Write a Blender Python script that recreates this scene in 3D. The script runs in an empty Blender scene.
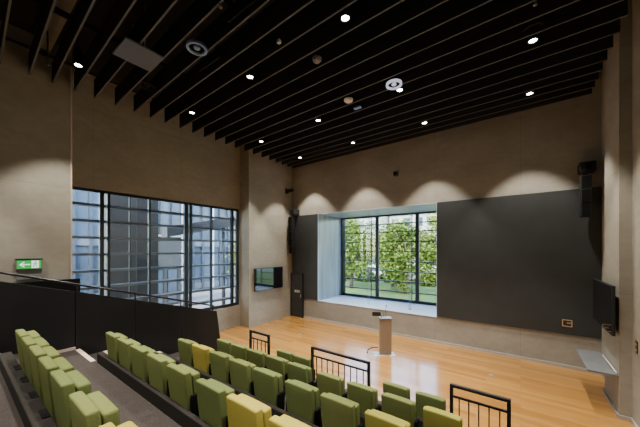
import bpy, bmesh, math, random
from mathutils import Vector, Matrix
random.seed(7)
C = bpy.context.scene.collection
SC = bpy.context.scene
PI = math.pi
EYE = 3.22

# ---------------------------------------------------------------- materials
def mat(name, col, rough=0.6, metal=0.0, spec=0.5):
    m = bpy.data.materials.new(name); m.use_nodes = True
    b = m.node_tree.nodes['Principled BSDF']
    b.inputs['Base Color'].default_value = (*col, 1)
    b.inputs['Roughness'].default_value = rough
    b.inputs['Metallic'].default_value = metal
    b.inputs['Specular IOR Level'].default_value = spec
    return m

def nd(m, t, **kw):
    n = m.node_tree.nodes.new(t)
    for k, v in kw.items(): setattr(n, k, v)
    return n

def noisy(name, c1, c2, scale=8, rough=0.8, detail=6, bump=0.0, stretch=(1, 1, 1), spec=0.5, lo=0.3, hi=0.7, fine=None):
    """object-space noise mix of two colours"""
    m = mat(name, c1, rough, 0, spec); nt = m.node_tree; L = nt.links
    b = nt.nodes['Principled BSDF']
    tc = nd(m, 'ShaderNodeTexCoord'); mp = nd(m, 'ShaderNodeMapping'); mp.inputs['Scale'].default_value = stretch
    n = nd(m, 'ShaderNodeTexNoise'); n.inputs['Scale'].default_value = scale; n.inputs['Detail'].default_value = detail
    r = nd(m, 'ShaderNodeValToRGB')
    r.color_ramp.elements[0].position = lo; r.color_ramp.elements[0].color = (*c1, 1)
    r.color_ramp.elements[1].position = hi; r.color_ramp.elements[1].color = (*c2, 1)
    L.new(tc.outputs['Object'], mp.inputs['Vector']); L.new(mp.outputs['Vector'], n.inputs['Vector'])
    L.new(n.outputs['Fac'], r.inputs['Fac'])
    L.new(r.outputs['Color'], b.inputs['Base Color'])
    if bump:
        bp = nd(m, 'ShaderNodeBump'); bp.inputs['Strength'].default_value = bump; bp.inputs['Distance'].default_value = 0.01
        src = n
        if fine:
            src = nd(m, 'ShaderNodeTexNoise'); src.inputs['Scale'].default_value = fine; src.inputs['Detail'].default_value = 3
            L.new(tc.outputs['Object'], src.inputs['Vector'])
        L.new(src.outputs['Fac'], bp.inputs['Height']); L.new(bp.outputs['Normal'], b.inputs['Normal'])
    return m

def concrete(name, axis, c1, c2, joint=0.75):
    """board-marked concrete: cloudy noise, faint panel joints; axis = the wall's horizontal direction"""
    m = noisy(name, c1, c2, 0.9, 0.75, 9, 0, (1, 1, 1.6), 0.3, 0.28, 0.72)
    nt = m.node_tree; L = nt.links; b = nt.nodes['Principled BSDF']
    ramp = [n for n in nt.nodes if n.type == 'VALTORGB'][0]; tc = [n for n in nt.nodes if n.type == 'TEX_COORD'][0]
    sx = nd(m, 'ShaderNodeSeparateXYZ'); cb = nd(m, 'ShaderNodeCombineXYZ')
    L.new(tc.outputs['Object'], sx.inputs[0]); L.new(sx.outputs[axis], cb.inputs['X']); L.new(sx.outputs['Z'], cb.inputs['Y'])
    br = nd(m, 'ShaderNodeTexBrick'); br.offset = 0.0
    br.inputs['Scale'].default_value = 1; br.inputs['Brick Width'].default_value = 2.4; br.inputs['Row Height'].default_value = 2.37
    br.inputs['Mortar Size'].default_value = 0.006; br.inputs['Mortar Smooth'].default_value = 0.3
    br.inputs['Color1'].default_value = (1, 1, 1, 1); br.inputs['Color2'].default_value = (.93, .93, .93, 1); br.inputs['Mortar'].default_value = (joint, joint, joint, 1)
    L.new(cb.outputs[0], br.inputs['Vector'])
    n2 = nd(m, 'ShaderNodeTexNoise'); n2.inputs['Scale'].default_value = 5; n2.inputs['Detail'].default_value = 8
    mp = nd(m, 'ShaderNodeMapping'); mp.inputs['Scale'].default_value = (1, 1, 1.7)
    L.new(tc.outputs['Object'], mp.inputs[0]); L.new(mp.outputs[0], n2.inputs['Vector'])
    mr = nd(m, 'ShaderNodeMapRange'); mr.inputs['From Min'].default_value = .3; mr.inputs['From Max'].default_value = .7
    mr.inputs['To Min'].default_value = .93; mr.inputs['To Max'].default_value = 1.05
    L.new(n2.outputs['Fac'], mr.inputs['Value'])
    m1 = nd(m, 'ShaderNodeMix', data_type='RGBA', blend_type='MULTIPLY'); m1.inputs['Factor'].default_value = 1
    L.new(ramp.outputs['Color'], m1.inputs['A']); L.new(br.outputs['Color'], m1.inputs['B'])
    m2 = nd(m, 'ShaderNodeMix', data_type='RGBA', blend_type='MULTIPLY'); m2.inputs['Factor'].default_value = 1
    L.new(m1.outputs['Result'], m2.inputs['A']); L.new(mr.outputs['Result'], m2.inputs['B'])
    L.new(m2.outputs['Result'], b.inputs['Base Color'])
    bp = nd(m, 'ShaderNodeBump'); bp.inputs['Strength'].default_value = .05; bp.inputs['Distance'].default_value = .01
    L.new(n2.outputs['Fac'], bp.inputs['Height']); L.new(bp.outputs['Normal'], b.inputs['Normal'])
    return m

def timber():
    m = mat('oak_boards', (.5, .28, .1), 0.24, 0, 0.5); nt = m.node_tree; L = nt.links; b = nt.nodes['Principled BSDF']
    tc = nd(m, 'ShaderNodeTexCoord')
    b.inputs['Coat Weight'].default_value = .7; b.inputs['Coat Roughness'].default_value = .13
    br = nd(m, 'ShaderNodeTexBrick'); br.offset = 0.37; br.offset_frequency = 2
    br.inputs['Scale'].default_value = 1; br.inputs['Brick Width'].default_value = 1.9; br.inputs['Row Height'].default_value = 0.13
    br.inputs['Mortar Size'].default_value = 0.0018; br.inputs['Mortar Smooth'].default_value = 0.2; br.inputs['Bias'].default_value = 0
    br.inputs['Color1'].default_value = (.47, .235, .058, 1); br.inputs['Color2'].default_value = (.33, .148, .030, 1); br.inputs['Mortar'].default_value = (.28, .12, .035, 1)
    L.new(tc.outputs['Object'], br.inputs['Vector'])
    mp = nd(m, 'ShaderNodeMapping'); mp.inputs['Scale'].default_value = (.8, 14, 1); L.new(tc.outputs['Object'], mp.inputs[0])
    n = nd(m, 'ShaderNodeTexNoise'); n.inputs['Scale'].default_value = 2.2; n.inputs['Detail'].default_value = 7; L.new(mp.outputs[0], n.inputs['Vector'])
    mr = nd(m, 'ShaderNodeMapRange'); mr.inputs['From Min'].default_value = .25; mr.inputs['From Max'].default_value = .75; mr.inputs['To Min'].default_value = .82; mr.inputs['To Max'].default_value = 1.16
    L.new(n.outputs['Fac'], mr.inputs['Value'])
    mx = nd(m, 'ShaderNodeMix', data_type='RGBA', blend_type='MULTIPLY'); mx.inputs['Factor'].default_value = 1
    L.new(br.outputs['Color'], mx.inputs['A']); L.new(mr.outputs['Result'], mx.inputs['B']); L.new(mx.outputs['Result'], b.inputs['Base Color'])
    return m

def emit(name, col, s):
    m = bpy.data.materials.new(name); m.use_nodes = True; nt = m.node_tree
    nt.nodes.remove(nt.nodes['Principled BSDF'])
    e = nd(m, 'ShaderNodeEmission'); e.inputs['Color'].default_value = (*col, 1); e.inputs['Strength'].default_value = s
    nt.links.new(e.outputs[0], nt.nodes['Material Output'].inputs['Surface'])
    return m

def glass(name, tint=(.93, .97, .98), refl=0.06):
    m = bpy.data.materials.new(name); m.use_nodes = True; nt = m.node_tree
    nt.nodes.remove(nt.nodes['Principled BSDF'])
    t = nd(m, 'ShaderNodeBsdfTransparent'); t.inputs['Color'].default_value = (*tint, 1)
    g = nd(m, 'ShaderNodeBsdfGlossy'); g.inputs['Roughness'].default_value = 0.02
    lw = nd(m, 'ShaderNodeLayerWeight'); lw.inputs['Blend'].default_value = 0.25
    mr = nd(m, 'ShaderNodeMapRange'); mr.inputs['To Min'].default_value = refl * .5; mr.inputs['To Max'].default_value = refl * 4
    nt.links.new(lw.outputs['Facing'], mr.inputs['Value'])
    mx = nd(m, 'ShaderNodeMixShader')
    nt.links.new(mr.outputs['Result'], mx.inputs['Fac']); nt.links.new(t.outputs[0], mx.inputs[1]); nt.links.new(g.outputs[0], mx.inputs[2])
    nt.links.new(mx.outputs[0], nt.nodes['Material Output'].inputs['Surface'])
    return m

M = {}
M['conc_x'] = concrete('concrete_front', 'X', (.355, .325, .27), (.275, .25, .207))
M['conc_y'] = concrete('concrete_side', 'Y', (.395, .365, .30), (.315, .29, .235))
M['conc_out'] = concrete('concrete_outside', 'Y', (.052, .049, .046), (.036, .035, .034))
M['timber'] = timber()
M['carpet'] = noisy('carpet', (.058, .048, .043), (.036, .030, .028), 55, .95, 4, .5, (1, 1, 1), .1)
M['kerb'] = noisy('kerb_carpet', (.028, .024, .021), (.018, .016, .014), 60, .9, 3, .3, (1, 1, 1), .15)
M['black_board'] = noisy('charcoal_board', (.034, .036, .036), (.028, .030, .030), 2.5, .55, 4, 0, (1, 1, 1), .4)
M['black_panel'] = noisy('balustrade_black', (.014, .014, .016), (.010, .010, .012), 3, .45, 3, 0, (1, 1, 1), .35)
M['black'] = mat('black_paint', (.012, .012, .013), .5)
M['black_metal'] = mat('black_metal', (.010, .010, .014), .38, 0.2)
M['matte_black'] = mat('matte_black', (.006, .006, .006), .9, 0, .1)
M['slat_side'] = noisy('slat_side', (.036, .036, .036), (.028, .028, .028), 3, .8, 3, 0, (.3, 3, 3), .15)
M['slat_edge'] = mat('slat_edge', (.12, .125, .13), .6, 0, .3)
M['soffit'] = mat('soffit_black', (.035, .034, .033), .9, 0, .1)
M['frame'] = mat('window_frame', (.020, .026, .032), .4, .3)
M['blade'] = mat('louvre_grey', (.15, .165, .18), .4, .4)
M['glass'] = glass('window_glass')
M['glass_blue'] = glass('glass_louvre', (.80, .88, .93), .12)
M['screen'] = mat('screen_gloss', (.004, .005, .007), .04, 0, .9)
M['reveal'] = noisy('reveal_paint', (.53, .64, .78), (.49, .60, .74), 1.5, .25, 3, 0, (1, 1, 1), .5)
M['jamb'] = noisy('jamb_satin', (.17, .21, .25), (.30, .36, .41), 1.6, .28, 4, 0, (1, 3, .25), .6)
M['skirting'] = mat('skirting_grey', (.42, .40, .37), .5)
M['nosing'] = mat('step_nosing', (.62, .50, .40), .6)
M['lectern'] = noisy('lectern_bronze', (.25, .19, .14), (.20, .155, .115), 4, .35, 4, 0, (6, 6, .3), .5)
M['steel'] = mat('brushed_steel', (.55, .56, .57), .35, .8)
M['wire'] = mat('wire', (.25, .26, .27), .4, .6)
M['white_pl'] = mat('white_plastic', (.62, .60, .55), .5)
M['cream_pl'] = mat('cream_disc', (.9, .86, .8), .5)
M['grey_pl'] = mat('grey_panel', (.13, .15, .18), .6)
M['grey_mid'] = mat('grey_plate', (.22, .22, .23), .6)
M['ring'] = mat('ring_blue_grey', (.30, .42, .68), .4, .1)
M['ring_glow'] = emit('ring_glow', (.85, .87, 1), .55)  # slight glow put into the speaker's rim and cone to brighten them
M['copper'] = mat('outlet_frame', (.55, .34, .18), .4)
M['shelf'] = noisy('shelf_grey', (.17, .175, .18), (.13, .135, .14), 3, .4, 4, 0, (1, 1, 1), .5)
M['lamp'] = emit('lamp_face', (1, .93, .82), 30)
M['exit_green'] = emit('exit_green', (.03, .42, .07), .9)
M['exit_white'] = emit('exit_white', (.85, 1, .88), 1.0)
GREENS = [((.170, .198, .066), (.13, .155, .050)), ((.155, .188, .066), (.12, .147, .050)), ((.180, .206, .070), (.14, .163, .054))]
M['green'] = [noisy('fabric_green', a, b, 140, .95, 3, .35, (1, 1, 1), .08, .3, .7, 320) for a, b in GREENS]
M['yellow'] = [noisy('fabric_yellow', (.44, .37, .075), (.36, .30, .055), 140, .95, 3, .35, (1, 1, 1), .08, .3, .7, 320)]
M['olive'] = [noisy('fabric_olive', (.34, .32, .068), (.28, .26, .05), 140, .95, 3, .35, (1, 1, 1), .08, .3, .7, 320)]
# outside
M['grass'] = noisy('lawn', (.10, .16, .022), (.065, .115, .015), 3, .9, 6)
M['paving'] = noisy('paving', (.22, .21, .20), (.17, .165, .16), 2, .8, 5)
M['bark'] = noisy('bark', (.10, .07, .045), (.055, .04, .028), 12, .9, 5, .4, (1, 1, .2))
M['leaf'] = []
for a in ((.115, .175, .016), (.19, .24, .022), (.06, .105, .014)):
    m = noisy('leaf', a, tuple(q * .6 for q in a), 2.5, .6, 3, 0, (1, 1, 1), .3)
    M['leaf'].append(m)
M['facade'] = noisy('facade_white', (.36, .35, .33), (.30, .29, .27), 1.2, .7, 4)
M['facade_grey'] = noisy('facade_grey', (.15, .16, .18), (.11, .12, .14), 1.2, .6, 4)
M['fin_white'] = mat('fin_white', (.46, .49, .54), .4)
M['curtain_glass'] = noisy('curtain_glass', (.035, .047, .064), (.115, .15, .195), .35, .3, 3, 0, (1, 1, 1), .4)
M['dark_glass'] = mat('dark_window', (.05, .06, .07), .1, 0, .8)
M['fin_dark'] = mat('fin_dark', (.045, .055, .07), .5)
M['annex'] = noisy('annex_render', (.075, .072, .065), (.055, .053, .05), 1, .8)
M['car'] = mat('car_white', (.75, .75, .76), .25)
M['canopy'] = mat('canopy_grey', (.075, .08, .09), .6)
M['dark_steel'] = mat('dark_steel', (.06, .065, .07), .5, .3)

# ---------------------------------------------------------------- mesh helpers
class MB:
    def __init__(s): s.bm = bmesh.new()
    def box(s, x0, x1, y0, y1, z0, z1, bev=0, seg=1):
        b = bmesh.new()
        v = [b.verts.new(p) for p in ((x0,y0,z0),(x1,y0,z0),(x1,y1,z0),(x0,y1,z0),(x0,y0,z1),(x1,y0,z1),(x1,y1,z1),(x0,y1,z1))]
        for f in ((3,2,1,0),(4,5,6,7),(0,1,5,4),(1,2,6,5),(2,3,7,6),(3,0,4,7)): b.faces.new([v[i] for i in f])
        if bev: bmesh.ops.bevel(b, geom=b.edges[:], offset=bev, segments=seg, affect='EDGES', profile=.5)
        s.merge(b); return s
    def merge(s, b, mtx=None):
        if mtx is not None: bmesh.ops.transform(b, matrix=mtx, verts=b.verts)
        me = bpy.data.meshes.new('tmp'); b.to_mesh(me); b.free(); s.bm.from_mesh(me); bpy.data.meshes.remove(me)
    def tube(s, pts, r, n=10, caps=True):
        pts = [Vector(p) for p in pts]; rr = r if isinstance(r, (list, tuple)) else [r] * len(pts); rings = []
        for i, p in enumerate(pts):
            d = (pts[min(i+1, len(pts)-1)] - pts[max(i-1, 0)]).normalized()
            a = Vector((0,0,1)) if abs(d.z) < .95 else Vector((1,0,0))
            u = d.cross(a).normalized(); w = d.cross(u).normalized()
            rings.append([s.bm.verts.new(p + (u*math.cos(2*PI*k/n) + w*math.sin(2*PI*k/n))*rr[i]) for k in range(n)])
        for a, b in zip(rings, rings[1:]):
            for k in range(n):
                f = s.bm.faces.new((a[k], a[(k+1)%n], b[(k+1)%n], b[k])); f.smooth = True
        if caps:
            s.bm.faces.new(rings[0][::-1]); s.bm.faces.new(rings[-1])
        return s
    def lathe(s, prof, n=28, c=(0,0,0)):
        rings = []
        for r, z in prof:
            rings.append([s.bm.verts.new((c[0]+max(r,1e-4)*math.cos(2*PI*k/n), c[1]+max(r,1e-4)*math.sin(2*PI*k/n), c[2]+z)) for k in range(n)])
        for a, b in zip(rings, rings[1:]):
            for k in range(n): 
                f = s.bm.faces.new((a[k], a[(k+1)%n], b[(k+1)%n], b[k])); f.smooth = True
        return s
    def prism(s, poly, axis, t0, t1):
        """extrude a 2-D polygon along an axis ('X': poly=(y,z); 'Y': (x,z); 'Z': (x,y))"""
        def P(a, b, t): return {'X': (t, a, b), 'Y': (a, t, b), 'Z': (a, b, t)}[axis]
        A = [s.bm.verts.new(P(a, b, t0)) for a, b in poly]; B = [s.bm.verts.new(P(a, b, t1)) for a, b in poly]
        n = len(poly)
        s.bm.faces.new(A); s.bm.faces.new(B[::-1])
        for i in range(n): s.bm.faces.new((A[i], B[i], B[(i+1)%n], A[(i+1)%n]))
        return s
    def build(s, name, m, parent=None, fix=True):
        if fix: bmesh.ops.recalc_face_normals(s.bm, faces=s.bm.faces)
        me = bpy.data.meshes.new(name); s.bm.to_mesh(me); s.bm.free()
        for q in (m if isinstance(m, (list, tuple)) else [m]): me.materials.append(q)
        o = bpy.data.objects.new(name, me); C.objects.link(o)
        if parent: o.parent = parent
        return o

def tag(o, label, cat, group=None, kind=None):
    o['label'] = label; o['category'] = cat
    if group: o['group'] = group
    if kind: o['kind'] = kind
    return o
def empty(name, loc, label=None, cat=None, group=None, rz=0):
    o = bpy.data.objects.new(name, None); o.empty_display_size = .1; C.objects.link(o); o.location = loc; o.rotation_euler = (0, 0, rz)
    if label: tag(o, label, cat, group)
    return o
def struct(o, label=None, cat=None):
    o['kind'] = 'structure'
    if label: o['label'] = label; o['category'] = cat
    return o
def box(name, m, *a, parent=None, bev=0, seg=1): return MB().box(*a, bev=bev, seg=seg).build(name, m, parent)
ORD = ['first','second','third','fourth','fifth','sixth','seventh','eighth','ninth','tenth','eleventh','twelfth','thirteenth','fourteenth','fifteenth','sixteenth','seventeenth','eighteenth','nineteenth','twentieth','twenty-first','twenty-second','twenty-third','twenty-fourth']

# ---------------------------------------------------------------- the setting
YB, ZC = -3.5, 8.15            # back of the hall, soffit
struct(box('floor', M['timber'], -9.9, 2.0, YB, 10.3, -.25, 0), 'honey oak strip floor of the stage area', 'floor')
struct(box('ceiling', M['soffit'], -9.9, 2.0, YB, 10.3, ZC, ZC + .25), 'black soffit above the ceiling slats', 'ceiling')
WZ0, WZ1 = .86, 4.92           # left window opening
w = MB()
w.box(-9.95, -9.0, YB, 1.82, 0, ZC)
w.box(-9.95, -9.6, 1.82, 7.32, 0, WZ0)
w.box(-9.95, -9.6, 1.82, 7.32, WZ1, ZC)
w.box(-9.95, -9.0, 7.32, 9.38, 0, ZC)
w.box(-9.95, -9.06, 9.38, 10.0, 0, ZC)
struct(w.build('wall_left', M['conc_y']), 'beige concrete side wall with piers around the tall side window', 'wall')
NX0, NX1, NZ0, NZ1 = -7.46, -2.33, .87, 4.84   # deep window niche in the front wall
w = MB()
w.box(-9.95, NX0, 10.0, 10.3, 0, ZC).box(NX1, 2.0, 10.0, 10.3, 0, ZC).box(NX0, NX1, 10.0, 10.3, 0, NZ0).box(NX0, NX1, 10.0, 10.3, NZ1, ZC)
struct(w.build('wall_front', M['conc_x']), 'beige concrete end wall behind the stage', 'wall')
w = MB().box(1.69, 2.0, YB, 10.0, 0, ZC)
w.box(1.52, 1.69, 7.6, 8.72, 0, ZC)
struct(w.build('wall_right', M['conc_y']), 'concrete side wall with a projecting pier', 'wall')
struct(box('wall_back', M['conc_x'], -9.95, 2.0, YB - .3, YB, 0, ZC), 'concrete wall behind the seating', 'wall')
# niche linings
w = MB().box(NX0 - .2, NX0, 10.3, 12.25, NZ0 - .2, NZ1 + .2).box(NX1, NX1 + .2, 10.3, 12.25, NZ0 - .2, NZ1 + .2)
w.box(NX0, NX1, 10.3, 12.25, NZ1, NZ1 + .2).box(NX0, NX1, 10.3, 12.25, NZ0 - .2, NZ0)
# thin lining flush over the concrete edge
w.box(NX0, NX0 + .015, 9.985, 10.03, NZ0, NZ1).box(NX1 - .015, NX1, 9.985, 12.2, NZ0, NZ1)
w.box(NX0, NX1, 9.985, 12.2, NZ1 - .015, NZ1).box(NX0, NX1, 9.985, 12.2, NZ0, NZ0 + .015)
struct(w.build('trim_1', M['reveal']), 'pale lining of the deep window niche', 'window niche')
struct(box('trim_3', M['jamb'], NX0, NX0 + .015, 10.03, 12.2, NZ0 + .016, NZ1 - .016), 'blue-grey satin lining on the left side of the window niche', 'window niche')
struct(box('baseboard_front', M['skirting'], -8.28, 1.68, 9.975, 10.0, 0, .07), 'grey skirting strip along the end wall', 'skirting')
struct(MB().box(1.495, 1.52, 7.58, 8.72, 0, .06).box(1.495, 1.69, 7.575, 7.6, 0, .06).build('baseboard_right', M['skirting']), 'grey skirting strip round the right pier', 'skirting')
struct(MB().box(1.665, 1.69, 4.5, 7.57, 0, .06).build('baseboard_right_near', M['skirting']), 'grey skirting strip along the right wall', 'skirting')
struct(box('trim_2', M['nosing'], -9.0, -8.985, 1.79, 1.822, 0, 7.9), 'pale corner bead on the left pier', 'trim')

# window in the niche
def window(name, label, axis, plane, a0, a1, z0, z1, mull, thin, louv, louv_off, depth=.09, bd=.06):
    root = empty(name, (0, 0, 0)); struct(root, label, 'window')
    def bx(b, u0, u1, d0, d1, zz0, zz1):
        if axis == 'Y': b.box(u0, u1, plane + d0, plane + d1, zz0, zz1)
        else: b.box(plane - d1, plane - d0, u0, u1, zz0, zz1)
        return b
    f = MB(); t = .07
    bx(f, a0, a1, 0, depth, z0, z0 + t*1.6); bx(f, a0, a1, 0, depth, z1 - t, z1)
    bx(f, a0, a0 + t, 0, depth, z0 + t, z1 - t); bx(f, a1 - t, a1, 0, depth, z0 + t, z1 - t)
    f.build('window_frame', M['frame'], root)
    cuts = [a0 + t]
    for m_ in mull:
        for c, wd in (m_ if isinstance(m_, list) else [m_]):
            b = MB(); bx(b, c - wd/2, c + wd/2, -.02, depth, z0 + t, z1 - t); b.build('mullion', M['frame'], root)
            cuts += [c - wd/2, c + wd/2]
    cuts.append(a1 - t)
    for c in thin:
        b = MB(); bx(b, c - .015, c + .015, louv_off - .02, louv_off + .02, z0 + .02, z1 - .02); b.build('louvre_post', M['frame'], root)
    for i in range(0, len(cuts), 2):
        if cuts[i+1] - cuts[i] < .02: continue
        b = MB(); bx(b, cuts[i], cuts[i+1], depth*.45, depth*.45 + .012, z0 + t, z1 - t); b.build('pane', M['glass'], root)
    for z in louv:
        b = MB(); bx(b, a0 + .03, a1 - .03, louv_off - bd, louv_off + bd, z - (.02 if axis == 'Y' else .035), z + (.02 if axis == 'Y' else .035)); b.build('louvre_blade', M['frame'] if axis == 'Y' else M['blade'], root)
    return root
window('window_1', 'dark framed louvred window at the back of the deep niche, trees outside', 'Y', 12.0, NX0 + .015, NX1 - .015, NZ0 + .015, NZ1 - .015,
       [(-7.28, .06), (-5.47, .15), (-3.60, .15)], [-5.9, -3.92], [EYE + q for q in (1.2, .82, .36, -.10, -.56, -1.02, -1.48, -1.94)], .30)
window('window_2', 'tall dark framed window along the left wall, glazed building outside', 'X', -9.66, 1.83, 7.31, WZ0 + .01, WZ1 - .01,
       [(2.60, .10), (2.76, .07), (3.85, .05), (5.05, .13), (5.22, .07), (6.05, .05), (7.0, .10)], [3.40], [EYE + q for q in (1.28, .82, .34, -.14, -.62, -1.10, -1.58, -2.06)], .32, .09, .15)

# charcoal boards on the end wall
tag(box('wall_board', M['black_board'], NX1 + .01, 1.68, 9.955, 9.998, .91, 4.84, bev=.004), 'large charcoal wall board right of the window niche', 'wall board', 'charcoal boards on the end wall')
tag(box('wall_board', M['black_board'], -8.98, NX0 - .01, 9.955, 9.998, .91, 4.84, bev=.004), 'narrow charcoal wall board between the dark door and the window niche', 'wall board', 'charcoal boards on the end wall')
d = empty('door_1', (-8.62, 9.90, 0)); struct(d, 'low dark cupboard door in the corner beside the niche', 'door')
box('door_panel', M['black_board'], -.33, .33, -.05, .0, .01, 2.05, parent=d, bev=.004)
MB().box(-.36, -.33, -.06, .04, 0, 2.08).box(.33, .36, -.06, .04, 0, 2.08).box(-.36, .36, -.06, .04, 2.05, 2.09).build('door_frame', M['black'], d)
p = box('door_sign', M['grey_mid'], -.14, .22, -.058, -.05, 1.16, 1.30, parent=d)
MB().box(-.10, -.02, -.062, -.058, 1.20, 1.27).box(.02, .17, -.062, -.058, 1.20, 1.225).box(.02, .17, -.062, -.058, 1.245, 1.27).build('sign_mark', M['white_pl'], p)
box('door_handle', M['steel'], .24, .27, -.075, -.05, .95, 1.09, parent=d, bev=.004)

# ---------------------------------------------------------------- ceiling slats
SY = [.65, 1.09, 1.47, 1.87, 2.27, 2.72, 3.17, 3.60, 4.02, 4.48, 4.91, 5.34, 5.77, 6.19, 6.62, 7.08, 7.52, 7.98, 8.43, 8.83, 9.22, 9.60, 9.95]
ZS = 7.18
for i, y in enumerate(SY):
    x0 = -8.97 if not (7.2 < y) else -8.97
    b = MB().box(x0, 1.46, y - .016, y + .016, ZS, ZS + .46)
    for v in b.bm.verts: v.co.y -= .027*(v.co.x + 9)
    for f in b.bm.faces: f.material_index = 1 if f.calc_center_median().z < ZS + .01 else 0
    o = b.build('ceiling_slat', [M['slat_side'], M['slat_edge']], fix=False)
    n = len(SY) - i
    tag(o, 'deep black ceiling slat, %s from the end wall' % ORD[n-1], 'ceiling slat', 'black ceiling slats running across the hall')
# hangers, pipes and beams in the void
tag(MB().tube([(-8.96, YB, 7.78), (-8.96, 10.0, 7.78)], .035).build('conduit', M['black']), 'dark conduit running above the slats along the left wall', 'pipe')
for x, nm in ((-7.0, 'nearest the left wall'), (-4.3, 'over the middle of the seats'), (-1.0, 'nearest the right wall')):
    tag(box('slat_carrier', M['soffit'], x - .04, x + .04, YB + .1, 9.95, ZS + .47, ZS + .56), 'black carrier rail above the slats, ' + nm, 'rail', 'carrier rails over the slats')
tag(box('ceiling_beam', M['conc_x'], -8.9, 1.6, 1.15, 1.42, 7.86, ZC - .005), 'brown concrete beam showing between the slats', 'beam')

# ---------------------------------------------------------------- downlights
def downlight():
    r = empty('downlight', (0, 0, 0))
    MB().lathe([(.0, .30), (.075, .30), (.08, .28), (.08, .0), (.086, -.005), (.086, -.02), (.068, -.02), (.066, .0)]).build('housing', M['black'], r)
    MB().lathe([(.0, -.006), (.064, -.006), (.064, -.002), (.0, -.002)]).build('lamp_face', M['lamp'], r)
    MB().tube([(0, 0, .30), (0, 0, .72)], .012, 8).build('stem', M['black'], r)
    return r
def copy_tree(o, parent=None):
    c = o.copy(); C.objects.link(c); c.parent = parent
    for ch in list(o.children): copy_tree(ch, c)
    return c
LX = [(-7.7, 'beside the left wall'), (-5.03, 'second column from the left wall'), (-2.43, 'third column from the left wall'), (.19, 'beside the right wall')]
LY = [(-1.0, 'added unseen behind the rear seats'), (1.66, 'over the rear seats'), (4.2, 'over the front seats'), (6.83, 'over the middle of the stage floor'), (9.02, 'closest to the end wall')]  # first row is unseen behind the camera, added as fill for the seat backs
proto = None; LAMP_W = 600
for x, lx in LX:
    for y, ly in LY:
        o = proto if proto is None else None
        if proto is None: proto = o = downlight()
        else: o = copy_tree(proto)
        y -= .03*(x + 7.7); o.location = (x, y, ZS + .03)
        tag(o, 'round lit downlight %s, %s' % (ly, lx), 'downlight', 'lit downlights between the slats')
        L = bpy.data.lights.new('spot', 'SPOT'); L.energy = LAMP_W; L.color = (1, .94, .83); L.spot_size = math.radians(74); L.spot_blend = .35; L.shadow_soft_size = .06
        lo = bpy.data.objects.new('spot', L); C.objects.link(lo); lo.location = (x, y, ZS)

# ---------------------------------------------------------------- ceiling devices
def speaker_ring(x, y, z, R, mring, label):
    r = empty('ceiling_speaker', (x, y, z), label, 'ceiling speaker', 'round ceiling speakers')
    MB().lathe([(R, .0), (R, .05), (R*.80, .05), (R*.76, .0), (R, .0)]).build('rim', mring, r)
    MB().lathe([(.0, .04), (R*.77, .04), (R*.77, .06), (.0, .06)]).build('grille', M['matte_black'], r)
    MB().lathe([(.0, .005), (R*.28, .012), (R*.34, .04), (0, .04)]).build('cone', mring, r)
    for a in (0, 2*PI/3, 4*PI/3):
        MB().tube([(R*.3*math.cos(a), R*.3*math.sin(a), .03), (R*.8*math.cos(a), R*.8*math.sin(a), .03)], .012, 6).build('spoke', M['matte_black'], r)
    return r
speaker_ring(-5.07, 2.86, ZS - .07, .19, M['ring'], 'round blue-grey ringed ceiling speaker above the middle of the rear seats')
speaker_ring(-2.42, 6.26, ZS - .07, .185, M['ring_glow'], 'bright white ringed ceiling speaker beside a lit downlight over the stage')
speaker_ring(-7.55, 2.95, ZS + .12, .19, M['soffit'], 'dark ringed ceiling speaker up among the slats by the left wall')
speaker_ring(.19, 6.40, ZS + .10, .17, M['soffit'], 'dark ringed ceiling speaker behind the downlight over the right of the stage')
o = MB().lathe([(0, .0), (.09, .0), (.12, .03), (.12, .06), (0, .06)]).build('smoke_detector', M['cream_pl']); o.location = (-3.66, 6.25, ZS - .06)
tag(o, 'pale oval smoke detector left of the white ringed speaker', 'smoke detector')
o = MB().lathe([(0, -.06), (.06, -.05), (.10, .0), (.10, .03), (0, .03)]).build('ceiling_sensor', M['grey_mid']); o.location = (-3.40, 4.52, ZS - .03)
tag(o, 'grey domed ceiling sensor near the middle of the slats', 'sensor')
tag(box('ceiling_sensor', M['ring'], -3.76, -3.56, 6.70, 6.80, ZS - .03, ZS), 'small pale blue rectangular sensor just behind the smoke detector', 'sensor')
tag(box('ceiling_camera', M['white_pl'], -3.71, -3.65, 3.67, 3.73, ZS - .06, ZS), 'tiny white ceiling camera between slats over the seats', 'camera')
o = empty('ceiling_panel', (-6.23, 2.28, ZS - .05), 'flat grey hanging rectangular panel under the slats near the left wall', 'ceiling panel')
box('panel', M['grey_pl'], -.35, .35, -.34, .34, 0, .035, parent=o, bev=.004)
for sx in (-.3, .3): MB().tube([(sx, 0, .035), (sx, 0, .9)], .006, 6).build('hanger', M['wire'], o)
for x, y, n_ in ((-3.9, 2.6, 'over the rear seats'), (-8.1, 1.25, 'beside the left pier'), (.19, 5.55, 'over the right of the stage')):
    o = empty('sprinkler', (x, y, ZS), 'small sprinkler head on a thin drop pipe ' + n_, 'sprinkler', 'sprinkler heads')
    MB().tube([(0, 0, .0), (0, 0, ZC - ZS)], .012, 8).build('drop_pipe', M['black'], o)
    MB().lathe([(0, -.06), (.03, -.06), (.03, -.05), (.012, -.04), (.015, 0), (0, 0)], 14).build('head', M['grey_mid'], o)
for x, y, n_ in ((-5.9, 3.38, 'left of the blue-grey ringed speaker'), (-4.22, 2.95, 'right of the blue-grey ringed speaker')):
    tag(MB().box(x, x + .75, y, y + .03, ZS + .1, ZS + .14).box(x + .1, x + .12, y + .005, y + .025, ZS + .14, ZC).box(x + .63, x + .65, y + .005, y + .025, ZS + .14, ZC).build('cable_tray', M['soffit']), 'short dark grey metal rail between two slats ' + n_, 'rail', 'short rails between slats')

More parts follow.
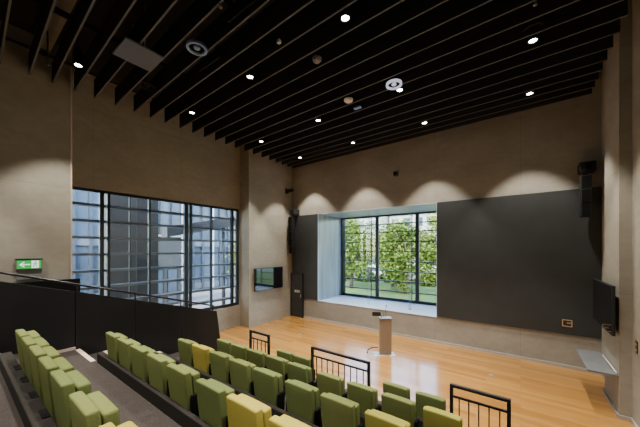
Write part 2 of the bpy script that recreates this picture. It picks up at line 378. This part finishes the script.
# ---------------------------------------------------------------- seating tiers
KERB_Y = [(.43, 1.74), (1.38, 1.45), (2.31, 1.16), (3.22, .87), (4.07, .58)]     # front edge of each tier and its height
names = ['topmost', 'second from the top', 'third from the top', 'fourth from the top', 'fifth from the top']
yprev = YB
XA0, XA1 = -6.33, -5.42
for (y, z), nm in zip(KERB_Y, names):
    struct(box('floor_tier', M['carpet'], XA0, 1.68, yprev, y, 0.001, z), 'brown carpeted seating tier, ' + nm, 'tier')
    yprev = y
struct(box('floor_tier', M['carpet'], XA1, 1.68, yprev, 4.95, 0.001, .29), 'brown carpeted seating tier, lowest, beside the stage', 'tier')
for k, (y, z) in enumerate(KERB_Y):
    rown = ['rear row', 'fourth row from the stage', 'third row from the stage', 'second row from the stage', 'front row'][k]
    tag(box('seat_kerb', M['kerb'], XA1 + .06, 1.68, y + (.002 if k else -.055), y + .058, z + (-.285 if k else .001), z + .15, bev=.006), 'long dark carpeted kerb behind the seats of the ' + rown, 'kerb', 'kerbs behind the seat rows')
    # aisle nosing + half step
    tag(box('step_nosing', M['nosing'], XA0 + .02, XA1 - .02, y - .06, y + .004, z + .001, z + .008), 'pale step nosing in the aisle level with the ' + rown, 'step nosing', 'pale aisle nosings')
    if k < 5:
        yn = KERB_Y[k+1][0] if k < 4 else 4.5
        if k < 4:
            s = empty('aisle_step', (0, 0, 0), 'carpeted half step in the aisle level with the ' + rown, 'step', 'carpeted half steps in the aisle')
            box('tread', M['carpet'], XA0, XA1, y + .001, y + .40, z - .289, z - .145, parent=s)
            box('nosing', M['nosing'], XA0 + .02, XA1 - .02, y + .34, y + .402, z - .145, z - .138, parent=s)
# thin black plates on top of the kerb behind the rear row
for i, x in enumerate((-4.56, -4.08, -3.585, -3.10, -2.60)):
    tag(box('kerb_plate', M['matte_black'], x - .085, x + .085, .435, .484, 1.8905, 1.897), 'small black plate on the kerb behind the rear row, %s from the balustrade' % ORD[i], 'vent', 'black plates behind the rear row')

# ---------------------------------------------------------------- seats
def soft_box(w, d, h, bev, taper=1.0, crown=0.0, lean=0.0, seam=False):
    """upholstered slab: origin at the bottom rear middle, rounded edges, slightly narrower at the foot"""
    b = bmesh.new()
    bmesh.ops.create_cube(b, size=1)
    bmesh.ops.subdivide_edges(b, edges=[e for e in b.edges if abs(e.verts[0].co.y - e.verts[1].co.y) < .5], cuts=4, use_grid_fill=True)
    for v in b.verts:
        x, y, z = v.co; zz = z + .5
        sx = taper + (1 - taper) * min(1, zz * 1.6)
        px = x * w * sx
        bul = crown * (1 - (2*x)**2) * (1 - (2*z)**2)
        py = (y + .5) * d + (bul if y > 0 else -bul * .5) + lean * (1 - zz)
        v.co = (px, py, zz * h + (crown*.6*(1-(2*x)**2) if zz > .99 else 0))
    sharp = [e for e in b.edges if len(e.link_faces) == 2 and e.calc_face_angle(0) > 1.0]
    bmesh.ops.bevel(b, geom=sharp, offset=bev, segments=3, affect='EDGES', profile=.6)
    for f in b.faces: f.smooth = True
    return b
SW = .395
def make_seat(fab):
    r = empty('auditorium_seat', (0, 0, 0))
    m = MB(); m.merge(soft_box(SW, .075, .62, .018, .86, .008, .055), Matrix.Translation((0, 0, .17))); m.build('backrest', fab, r)
    m = MB(); m.merge(soft_box(SW, .085, .46, .022, .9, .010, .04), Matrix.Translation((0, .088, .29))); m.build('seat', fab, r)
    for s in (-1, 1):
        fr = MB().prism([(.03, 0), (.20, 0), (.20, .03), (.15, .06), (.17, .52), (.06, .52), (.07, .06), (.03, .03)], 'X', s*.222 - .012, s*.222 + .012).build('side_frame', M['matte_black'], r)
    MB().tube([(-.21, .12, .27), (.21, .12, .27)], .018, 8).build('tilt_bar', M['black_metal'], r)
    ar = MB().box(.208, .236, .06, .17, .50, .555, bev=.006, seg=2).build('armrest', M['matte_black'], r)
    return r
protos = {}
ROWS = {
 'A': (.478, 1.435, [-4.97, -4.50, -4.02, -3.53, -3.05, -2.47, -1.89]),
 'B': (1.42, 1.16, [-5.13, -4.65, -4.17, -3.67, -3.15, -2.55, -2.06, -1.53]),
 'C': (2.36, .87, [-4.82, -4.35, -3.84, -3.35, -2.84, -2.26, -1.74, -1.21]),
 'D': (3.27, .58, [-5.05, -4.57, -4.08, -3.58, -3.08, -2.47, -1.95, -1.44, -.92]),
 'E': (4.13, .29, [-4.19, -3.70, -1.79, -1.27]),
}
ROWN = {'A': 'rear row', 'B': 'fourth row from the stage', 'C': 'third row from the stage', 'D': 'second row from the stage'}
COL = {('A', 6): 'yellow', ('B', 6): 'yellow', ('B', 7): 'yellow', ('C', 1): 'yellow', ('C', 7): 'olive', ('D', 8): 'olive'}
EL = ['green tip-up front row seat next to the right end of the shortest guard rail', 'green tip-up front row seat next to the left end of the longest guard rail',
      'green tip-up front row seat next to the right end of the longest guard rail', 'green tip-up front row seat just left of the guard rail nearest the right wall']
rnd = random.Random(3)
for k, (y, z, xs) in ROWS.items():
    for i, x in enumerate(xs):
        c = COL.get((k, i), 'green'); vi = rnd.randrange(len(M[c])); key = (c, vi)
        if key not in protos: o = protos[key] = make_seat(M[c][vi])
        else: o = copy_tree(protos[key])
        o.location = (x + SW/2, y, (1.45 if k == 'A' else z) + .001); o.rotation_euler = (0, 0, 0)
        cn = {'green': 'green', 'yellow': 'yellow', 'olive': 'yellow-green'}[c]
        lab = EL[i] if k == 'E' else '%s tip-up auditorium seat, %s from the balustrade in the %s' % (cn, ORD[i], ROWN[k])
        tag(o, lab, 'seat', 'tip-up seats in the ' + ROWN.get(k, 'front row'))

# ---------------------------------------------------------------- guard rails at the front row
def guard_rail(x0, x1, label):
    y, zb, zt = 4.02, .581, 1.41
    r = empty('guard_rail', ((x0 + x1)/2, y, zb), label, 'guard rail', 'black guard rails along the front row')
    w = (x1 - x0)/2; h = zt - zb
    box('top_bar', M['black_metal'], -w, w, -.022, .022, h - .04, h, parent=r, bev=.003)
    for s in (-1, 1): box('post', M['black_metal'], s*(w - .02) - .02, s*(w - .02) + .02, -.022, .022, 0, h - .04, parent=r)
    box('upper_bar', M['black_metal'], -w + .04, w - .04, -.012, .012, h - .175, h - .15, parent=r)
    box('lower_bar', M['black_metal'], -w + .04, w - .04, -.012, .012, .06, .085, parent=r)
    n = max(3, round(2*w/.118)); 
    for i in range(1, n):
        x = -w + 2*w*i/n
        MB().box(x - .007, x + .007, -.007, .007, .085, h - .175).build('baluster', M['black_metal'], r)
    return r
guard_rail(-4.91, -4.28, 'shortest black metal guard rail at the front row near the balustrade')
guard_rail(-3.15, -1.955, 'longest black metal guard rail, in the middle of the front row before the lectern')
guard_rail(-.77, -.093, 'black metal guard rail at the front row closest to the right wall')

# ---------------------------------------------------------------- black balustrade beside the aisle
BX = -6.40
def ztop(y): return EYE - .34 - .305 * y
ba = empty('balustrade', (BX, 2, 0), 'black panelled stair balustrade sloping down beside the aisle', 'balustrade')
ys = [-.6, 1.33, 2.27, 3.2, 4.13]
for a, b in zip(ys, ys[1:]):
    poly = [(a + .009, .0), (b - .009 + (.22 if b == ys[-1] else 0), 0), (b - .009, ztop(b)), (a + .009, ztop(a))]
    o = MB().prism([(p - 2, q) for p, q in poly], 'X', 0, .055).build('panel', M['black_panel'], ba)
hr = MB().tube([(.0275, -2.6, ztop(-.6) + .135), (.0275, 2.05 - .0, ztop(4.05) + .125)], .02, 10).build('handrail', M['black_metal'], ba)
for y in (.35, 1.36, 2.27, 3.2, 4.02):
    MB().tube([(.0275, y - 2, ztop(y) - .01), (.0275, y - 2, ztop(y) + .13)], .013, 8).build('bracket', M['black_metal'], ba)
box('skirting', M['nosing'], .056, .066, .45 - 2, 1.33 - 2, 1.452, 1.50, parent=ba)
tag(box('landing_parapet', M['matte_black'], -8.995, -8.86, -.5, 1.95, .002, 2.49, bev=.004), 'black box-like landing parapet below the green exit sign', 'parapet')

# ---------------------------------------------------------------- exit sign
ex = empty('exit_sign', (-8.99, 1.085, 2.77), 'lit green exit sign with white arrow and running figure on left pier', 'exit sign')
box('housing', M['grey_mid'], -.008, .05, -.21, .21, .0, .23, parent=ex, bev=.004)
box('hood', M['black'], -.008, .056, -.215, .215, .215, .245, parent=ex, bev=.003)
box('lower_plate', M['grey_mid'], -.008, .02, -.19, .20, -.22, -.005, parent=ex)
face = box('green_face', M['exit_green'], .05, .054, -.19, .19, .02, .205, parent=ex)
MB().box(.054, .057, .03, .15, .03, .195).build('white_square', M['exit_white'], face)
MB().prism([(-.16, .112), (-.095, .17), (-.065, .17), (-.115, .125), (.01, .125), (.01, .099), (-.115, .099), (-.065, .054), (-.095, .054)], 'X', .054, .057).build('white_arrow', M['exit_white'], face)
g = MB()
g.lathe([(0, -.014), (.010, -.010), (.014, 0), (.010, .010), (0, .014)], 10, (.0575, .098, .172))
for pts in ([(.0575, .095, .150), (.0575, .085, .105)], [(.0575, .095, .148), (.0575, .068, .135), (.0575, .055, .118)], [(.0575, .095, .148), (.0575, .118, .130), (.0575, .128, .145)],
            [(.0575, .086, .107), (.0575, .062, .085), (.0575, .066, .045)], [(.0575, .086, .107), (.0575, .108, .080), (.0575, .132, .072)]):
    g.tube(pts, .0075, 6)
g.build('running_figure', M['exit_green'], face)

# ---------------------------------------------------------------- wall-mounted screens
def screen(x, side, label):
    r = empty('wall_screen', (x, 8.36, 1.47), label, 'television', 'televisions on the side piers')
    s = side
    a, b = sorted((0, s*.05))
    box('casing', M['black'], a, b, -.83, .83, 0, .96, parent=r, bev=.006)
    a, b = sorted((s*.05, s*.054))
    box('display', M['screen'], a, b, -.815, .815, .02, .945, parent=r)
    a, b = sorted((-s*.06, 0))
    box('wall_mount', M['black_metal'], a, b, -.25, .25, .28, .68, parent=r)
    return r
screen(-8.94, 1, 'black flat television on the left pier reflecting the green window')
t = screen(1.46, -1, 'black flat television on right pier seen nearly edge-on')
t.location.z = 1.56

# ---------------------------------------------------------------- line-array speakers at both ends of the boards
def line_array(x, label, ztop_, n, w=.24, tilt=.02):
    r = empty('column_speaker', (x, 9.72, ztop_), label, 'speaker', 'hanging column speakers')
    box('wall_bracket', M['black'], -.11, .19, -.12, .28, -.24, .0, parent=r, bev=.008)
    box('bracket_slot', M['matte_black'], 0, .12, -.125, -.12, -.21, -.03, parent=r)
    z = -.36; y = -.06; a = 0
    MB().box(-.05, .05, -.05, .05, -.37, -.24).build('neck', M['black_metal'], r)
    for i in range(n):
        b = MB(); b.merge(MBbox(-w/2, w/2, -.12, .12, -.345, 0, .012), Matrix.Translation((0, y, z)) @ Matrix.Rotation(-a, 4, 'X'))
        c = b.build('cabinet', M['black'], r)
        g = MB(); g.merge(MBbox(-w/2 + .015, w/2 - .015, -.126, -.12, -.33, -.015, 0), Matrix.Translation((0, y, z)) @ Matrix.Rotation(-a, 4, 'X'))
        g.build('grille', M['matte_black'], c)
        z -= .35 * math.cos(a); y += .35 * math.sin(a); a += tilt
    return r
def MBbox(x0, x1, y0, y1, z0, z1, bev):
    m = MB().box(x0, x1, y0, y1, z0, z1, bev=bev, seg=2); b = m.bm; return b
line_array(1.34, 'black hanging column speaker at the top right corner of the large wall board', 5.46, 3, .2)
line_array(-8.76, 'black hanging column speaker in the far left corner above the dark door', 5.12, 5, .2, .03)
o = empty('wall_bracket', (-9.05, 9.62, 6.02), 'short black arm on the corner wall above the left column speaker', 'bracket')
box('arm', M['black'], 0, .40, -.05, .05, -.06, .06, parent=o, bev=.006)
box('plate', M['black'], -.008, .02, -.10, .10, -.12, .12, parent=o)
o = empty('wall_camera', (-3.75, 9.9, 6.04), 'small black box camera on the end wall above the window niche', 'camera')
box('body', M['black'], -.07, .07, -.10, .04, -.08, .08, parent=o, bev=.01)
box('mount', M['black_metal'], -.03, .03, .04, .1, -.03, .03, parent=o)
MB().tube([(0, -.10, 0), (0, -.125, 0)], .04, 14).build('lens', M['screen'], o)

# ---------------------------------------------------------------- outlets, switch, shelf
def outlet(loc, rz, label, w=.21, h=.19):
    r = empty('wall_outlet', loc, label, 'outlet', rz=rz)
    box('plate', M['black'], -w/2, w/2, -.012, 0, -h/2, h/2, parent=r, bev=.003)
    MB().box(-w/2, w/2, -.016, -.012, h/2 - .022, h/2).box(-w/2, w/2, -.016, -.012, -h/2, -h/2 + .022).box(-w/2, -w/2 + .022, -.016, -.012, -h/2 + .022, h/2 - .022).box(w/2 - .022, w/2, -.016, -.012, -h/2 + .022, h/2 - .022).build('copper_frame', M['copper'], r)
    MB().box(-.01, w/2 - .03, -.018, -.012, -.015, .03).build('socket', M['grey_mid'], r)
    return r
outlet((1.02, 9.954, 1.22), 0, 'black outlet with copper frame low on the large wall board')
o = empty('light_switch', (1.69, 7.33, 1.46), 'black double light switch on the right wall', 'switch')
box('plate', M['black'], -.012, 0, -.05, .05, -.11, .11, parent=o, bev=.003)
for z in (-.05, .05): box('rocker', M['copper'], -.016, -.012, -.025, .025, z - .02, z + .02, parent=o)
sh = empty('wall_shelf', (1.52, 8.16, .81), 'thin grey shelf folded out from the right pier above the floor', 'shelf')
box('shelf_board', M['shelf'], -.44, -.002, -.56, .9, -.035, 0, parent=sh, bev=.003)
MB().tube([(-.03, -.54, .035), (-.03, .55, .035)], .014, 10).build('hinge_tube', M['white_pl'], sh)
for x, y, n_ in ((-.61, 8.24, 'right of the lectern'), (-6.75, 7.9, 'left of the lectern by the pier')):
    o = tag(MB().lathe([(0, .006), (.05, .006), (.055, 0.0005), (0, .0005)], 18).build('floor_outlet', M['grey_mid']), 'small round floor outlet ' + n_, 'floor outlet', 'round floor outlets'); o.location = (x, y, 0)

# ---------------------------------------------------------------- lectern
le = empty('lectern', (-3.36, 7.97, 0), 'slim bronze column lectern with microphone standing on the stage', 'lectern', rz=math.radians(36))
box('base_plate', M['steel'], -.36, .28, -.17, .17, .0005, .012, parent=le, bev=.003)
box('column', M['lectern'], -.175, .175, -.09, .09, .012, 1.10, parent=le, bev=.006)
MB().prism([(-.11, 1.10), (.11, 1.10), (.11, 1.135), (-.11, 1.115)], 'X', -.185, .185).build('top', M['lectern'], le)
mic = MB().tube([(.02, .02, 1.12), (.03, .02, 1.24), (.01, .0, 1.38), (.02, -.02, 1.46)], .007, 8).build('microphone', M['black_metal'], le)
MB().tube([(.02, -.02, 1.46), (.022, -.03, 1.52)], [.014, .012], 8).build('windshield', M['matte_black'], mic)
m2 = MB().tube([(-.05, .03, 1.12), (-.045, .03, 1.24), (-.06, .02, 1.34)], .006, 8).build('microphone', M['black_metal'], le)
tb = empty('lectern_screen', (0, 0, 0)); tb.parent = le; bpy.data.objects.remove(tb)
sc_ = box('touch_screen', M['black'], -.40, -.14, -.01, .03, 1.17, 1.30, parent=le, bev=.004)
MB().tube([(-.14, .01, 1.2), (-.10, .02, 1.11)], .012, 8).build('arm', M['black_metal'], sc_)
o = tag(MB().tube([(-3.86, 7.72, .02), (-3.80, 7.66, .03), (-3.80, 7.66, .12), (-3.70, 7.72, .20), (-3.545, 7.84, .20)], .014, 8).build('cable', M['matte_black']), 'dark cable looping from the floor into the side of the lectern', 'cable')

# blind guide wires in the niche
for x, n_ in ((-5.24, 'left'), (-5.16, 'left'), (-3.50, 'right'), (-3.42, 'right')):
    pass
for x, n_ in ((-5.22, 'in front of the left mullion'), (-3.46, 'in front of the right mullion')):
    r = empty('guide_wire', (x, 10.62, NZ0 + .015), 'thin vertical blind guide wires in the niche ' + n_, 'guide wire', 'blind guide wires')
    for s in (-.035, .035): MB().tube([(s, 0, 0), (s, 0, NZ1 - NZ0 - .03)], .008, 6).build('wire', M['wire'], r)
    MB().box(-.06, .06, -.02, .02, 0, .015).build('anchor', M['wire'], r)

# ---------------------------------------------------------------- outside
GZ = -.05
struct(box('ground', M['grass'], -90, 90, -60, 120, GZ - .3, GZ - .02), 'green lawn outside the end window', 'ground')
struct(box('path', M['paving'], -60, 40, 27.0, 30.5, GZ - .02, GZ + .01), 'pale path crossing the lawn outside', 'path')
struct(box('path', M['paving'], -34, -9.95, -20, 16.5, GZ - .02, GZ + .01), 'pale paved yard outside the left window', 'path')

def tree(x, y, h, cr, mi, label, n=1500, low=.22):
    r = empty('tree', (x, y, GZ), label, 'tree', 'trees outside the end window')
    rr = random.Random(int(x*100 + y*7))
    t = MB().tube([(0, 0, 0), (.05, .03, h*.2), (-.04, .05, h*.4), (.06, 0, h*.62), (0, 0, h*.85)], [.17, .14, .11, .07, .03], 8)
    for i in range(9):
        a = rr.uniform(0, 2*PI); z0 = h*rr.uniform(.25, .6); l = cr*rr.uniform(.5, .85)
        t.tube([(0, 0, z0), (math.cos(a)*l*.5, math.sin(a)*l*.5, z0 + l*.45), (math.cos(a)*l, math.sin(a)*l, z0 + l*.6)], [.06, .04, .015], 6)
    t.build('trunk', M['bark'], r)
    b = MB(); zc = h*(1 + low)/2; rz_ = h*(1 - low)/2
    cl = []
    for i in range(34):
        while True:
            p = Vector((rr.uniform(-1, 1), rr.uniform(-1, 1), rr.uniform(-1, 1)))
            if p.length < 1: break
        cl.append(Vector((p.x*cr, p.y*cr, zc + p.z*rz_)))
    for i in range(n):
        c = rr.choice(cl); p = c + Vector((rr.gauss(0, .33), rr.gauss(0, .33), rr.gauss(0, .28)))
        s = rr.uniform(.08, .16); u = Vector((rr.gauss(0, 1), rr.gauss(0, 1), rr.gauss(0, .6))).normalized(); v = u.cross(Vector((rr.gauss(0, 1), rr.gauss(0, 1), rr.gauss(0, 1)))).normalized()
        b.bm.faces.new([b.bm.verts.new(p + u*s), b.bm.verts.new(p + v*s*.6), b.bm.verts.new(p - u*s), b.bm.verts.new(p - v*s*.6)])
    b.build('crown', M['leaf'][mi], r, fix=False)
    return r
TR = [(-11.6, 20.3, 5.9, 1.75, 0, 'round leafy tree with dark trunk outside, first from the left of the end window', 4600, .12),
      (-9.0, 23.0, 5.4, 1.7, 1, 'bright green tree outside just left of the first mullion', 4200, .12),
      (-7.0, 20.2, 5.3, 1.6, 0, 'leafy tree outside in the middle window bay', 4600, .12),
      (-4.6, 22.4, 6.0, 1.75, 1, 'yellow-green tree outside behind the second mullion', 4200, .16),
      (-2.3, 19.8, 5.9, 1.5, 1, 'tall yellow-green tree outside at the right edge of the end window', 4200, .12),
      (-14.6, 24.2, 6.0, 1.9, 2, 'darker green tree outside at the far left edge of the end window', 4000, .1)]
for i, (x, y, h) in enumerate([(-20.5, 32.6, 6.4), (-16.8, 33.6, 6.0), (-13.0, 32.8, 6.2), (-9.4, 33.4, 5.8), (-5.9, 32.7, 6.3), (-2.4, 33.5, 6.0), (1.2, 33.0, 6.2)]):
    TR.append((x, y, h, 2.0, (0, 2, 1)[i % 3], 'bushy tree in the far row beyond the path outside, %s from the left' % ORD[i], 3400, .04))
for a in TR: tree(*a)
for i, (x, y) in enumerate([(-19.4, 26.0), (-16.2, 26.4), (-13.0, 25.8), (-9.9, 26.3), (-6.8, 25.9), (-3.7, 26.2), (-.6, 25.9)]):
    rr = random.Random(i); r = empty('shrub', (x, y, GZ), 'low green shrub on the lawn edge before the path outside, %s from the left' % ORD[i], 'shrub', 'shrubs along the lawn edge')
    b = MB()
    for q in range(1300):
        a = rr.uniform(0, 2*PI); l = rr.random()**.5*1.3; h = rr.uniform(.05, 1.3*(1 - (l/1.45)**2)); p = Vector((math.cos(a)*l, math.sin(a)*l*.6, h)); s = rr.uniform(.1, .2)
        u = Vector((rr.gauss(0, 1), rr.gauss(0, 1), rr.gauss(0, 1))).normalized(); v = u.cross(Vector((rr.gauss(0, 1), rr.gauss(0, 1), rr.gauss(0, 1)))).normalized()
        b.bm.faces.new([b.bm.verts.new(p + u*s), b.bm.verts.new(p + v*s*.6), b.bm.verts.new(p - u*s), b.bm.verts.new(p - v*s*.6)])
    b.build('foliage', M['leaf'][i % 3], r, fix=False)

def block(name, x0, x1, y0, y1, h, mw, nx, nz, label, wf=.62):
    """a far building whose front faces -Y, with rows of windows"""
    r = empty(name, ((x0 + x1)/2, y0, GZ), label, 'building')
    w2 = (x1 - x0)/2
    box('wall', mw, -w2, w2, 0, y1 - y0, 0, h, parent=r)
    box('roof', M['facade_grey'], -w2 - .3, w2 + .3, -.3, y1 - y0 + .3, h, h + .35, parent=r)
    for i in range(nx):
        for j in range(nz):
            cx = -w2 + 2*w2*(i + .5)/nx; ww = 2*w2/nx*wf/2; z0 = h*(j + .3)/nz; z1 = h*(j + .8)/nz
            f = MB().box(cx - ww, cx + ww, -.06, .04, z0, z1).build('window', M['facade_grey'], r)
            MB().box(cx - ww + .08, cx + ww - .08, -.09, -.06, z0 + .08, z1 - .08).build('pane', M['dark_glass'], f)
    for j in range(1, nz):
        box('ledge', M['facade_grey'], -w2, w2, -.25, 0, h*j/nz - .1, h*j/nz + .1, parent=r)
    return r
block('apartment_building', -38, -19.5, 44, 54, 15, M['facade'], 7, 5, 'pale building with rows of windows beyond the trees on the left')
block('apartment_building', -19, -6.5, 47, 57, 12.5, M['facade'], 6, 4, 'cream building with rows of windows beyond the trees in the middle')
block('apartment_building', -6, 12, 45, 55, 14, M['facade'], 7, 5, 'white building with rows of windows beyond the trees on the right')

def car(x, y, label, m):
    r = empty('car', (x, y, GZ + .01), label, 'car', 'parked cars outside')
    MB().prism([(-2.1, .25), (2.1, .25), (2.15, .6), (1.9, .78), (1.2, .86), (.55, 1.38), (-1.1, 1.42), (-1.8, .92), (-2.15, .8)], 'Y', -.85, .85).build('body', m, r)
    MB().prism([(1.05, .88), (.52, 1.30), (-1.05, 1.34), (-1.6, .92)], 'Y', -.86, .86).build('side_glass', M['dark_glass'], r)
    for sx in (-1.3, 1.35):
        for sy in (-.8, .8): MB().tube([(sx, sy - .09, .31), (sx, sy + .09, .31)], .31, 18).build('wheel', M['matte_black'], r)
    return r
car(-13.4, 28.6, 'white car parked on the path outside behind the left bay', M['car'])
car(-8.6, 28.9, 'pale car parked on the path outside near the first mullion', M['facade'])

# glazed neighbour building outside the left window
nb = empty('glass_building', (-20, 9, GZ), 'blue glazed building with white vertical fins outside the left window', 'building')
box('core', M['curtain_glass'], -6, 0, -9, 12, 0, 15, parent=nb)
for j in range(5): box('floor_band', M['facade_grey'], 0, .12, -9, 12, 3.2*j + .3, 3.2*j + .75, parent=nb)
for i in range(28):
    y = -8.8 + i*.76
    box('fin', M['fin_white'] if i % 3 == 1 else M['fin_dark'], 0, .28, y, y + (.20 if i % 3 == 1 else .14), 0, 15, parent=nb)
o = empty('entrance_pier', (-12.6, 4.42, GZ), 'broad grey concrete pier just outside the left window', 'pier')
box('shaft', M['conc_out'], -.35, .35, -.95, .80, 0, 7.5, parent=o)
box('seam', M['dark_steel'], .35, .362, -.02, .02, 0, 7.5, parent=o)
o = empty('canopy_beam', (-11.9, 5.2, EYE), 'dark sloping canopy beam outside behind the right half of the left window', 'beam')
MB().prism([(.1, .50), (.1, .95), (4.6, 1.93), (4.6, 1.46)], 'X', -.25, .25).build('beam', M['canopy'], o)
MB().tube([(0, 2.9, -EYE - .04), (0, 2.9, 1.3)], .09, 12).build('post', M['dark_steel'], o)
o = empty('annex', (-16.5, 7.4, GZ), 'low white annex with doors outside beneath the canopy beam', 'building')
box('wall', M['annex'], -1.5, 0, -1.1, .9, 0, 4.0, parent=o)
box('roof', M['facade'], -1.6, .1, -1.2, 1.0, 4.0, 4.12, parent=o)
for y in (-.7, .1):
    f = box('door', M['frame'], 0, .03, y, y + .6, .05, 2.2, parent=o); box('pane', M['curtain_glass'], .03, .04, y + .06, y + .54, .15, 2.1, parent=f)
for (x, y, l) in ((-15.5, 12.2, 'slim green tree outside seen at the right end of the left window'),):
    t = tree(x, y, 4.2, .8, 1, l, 700, .3); t['group'] = 'trees outside the left window'

# ---------------------------------------------------------------- light, sky, camera
w = bpy.data.worlds.new('sky'); SC.world = w; w.use_nodes = True; nt = w.node_tree
sky = nt.nodes.new('ShaderNodeTexSky'); sky.sky_type = 'NISHITA'; sky.sun_disc = False
sky.sun_elevation = math.radians(48); sky.sun_rotation = math.radians(150); sky.air_density = 1.2; sky.dust_density = 1.0
bg = nt.nodes['Background']; bg.inputs['Strength'].default_value = 2.2
nt.links.new(sky.outputs[0], bg.inputs['Color'])
s = bpy.data.lights.new('sun', 'SUN'); s.energy = 8.5; s.color = (1, .94, .84); s.angle = .01
so = bpy.data.objects.new('sun', s); C.objects.link(so); so.rotation_euler = Vector((-.03, .80, -.60)).to_track_quat('-Z', 'Y').to_euler()
# daylight entering through the two windows (sampling aid: portals only, they add no light of their own)
for loc, rot, sx, sy in (((-4.9, 12.2, 2.86), (-PI/2, 0, 0), 5.1, 3.9), ((-9.93, 4.6, 2.87), (0, -PI/2, 0), 3.9, 5.4)):
    a = bpy.data.lights.new('portal', 'AREA'); a.shape = 'RECTANGLE'; a.size = sx; a.size_y = sy; a.cycles.is_portal = True
    ao = bpy.data.objects.new('portal', a); C.objects.link(ao); ao.location = loc; ao.rotation_euler = rot

cam = bpy.data.cameras.new('camera'); co = bpy.data.objects.new('camera', cam); C.objects.link(co)
co.location = (0, 0, EYE); co.rotation_euler = (PI/2, 0, math.radians(36.3))
cam.sensor_width = 36; cam.lens = 273/640*36; cam.shift_y = 36/640; cam.clip_start = .05; cam.clip_end = 400
SC.camera = co
SC.view_settings.view_transform = 'AgX'
SC.view_settings.look = 'None'
SC.view_settings.exposure = .55
SC.view_settings.gamma = 1
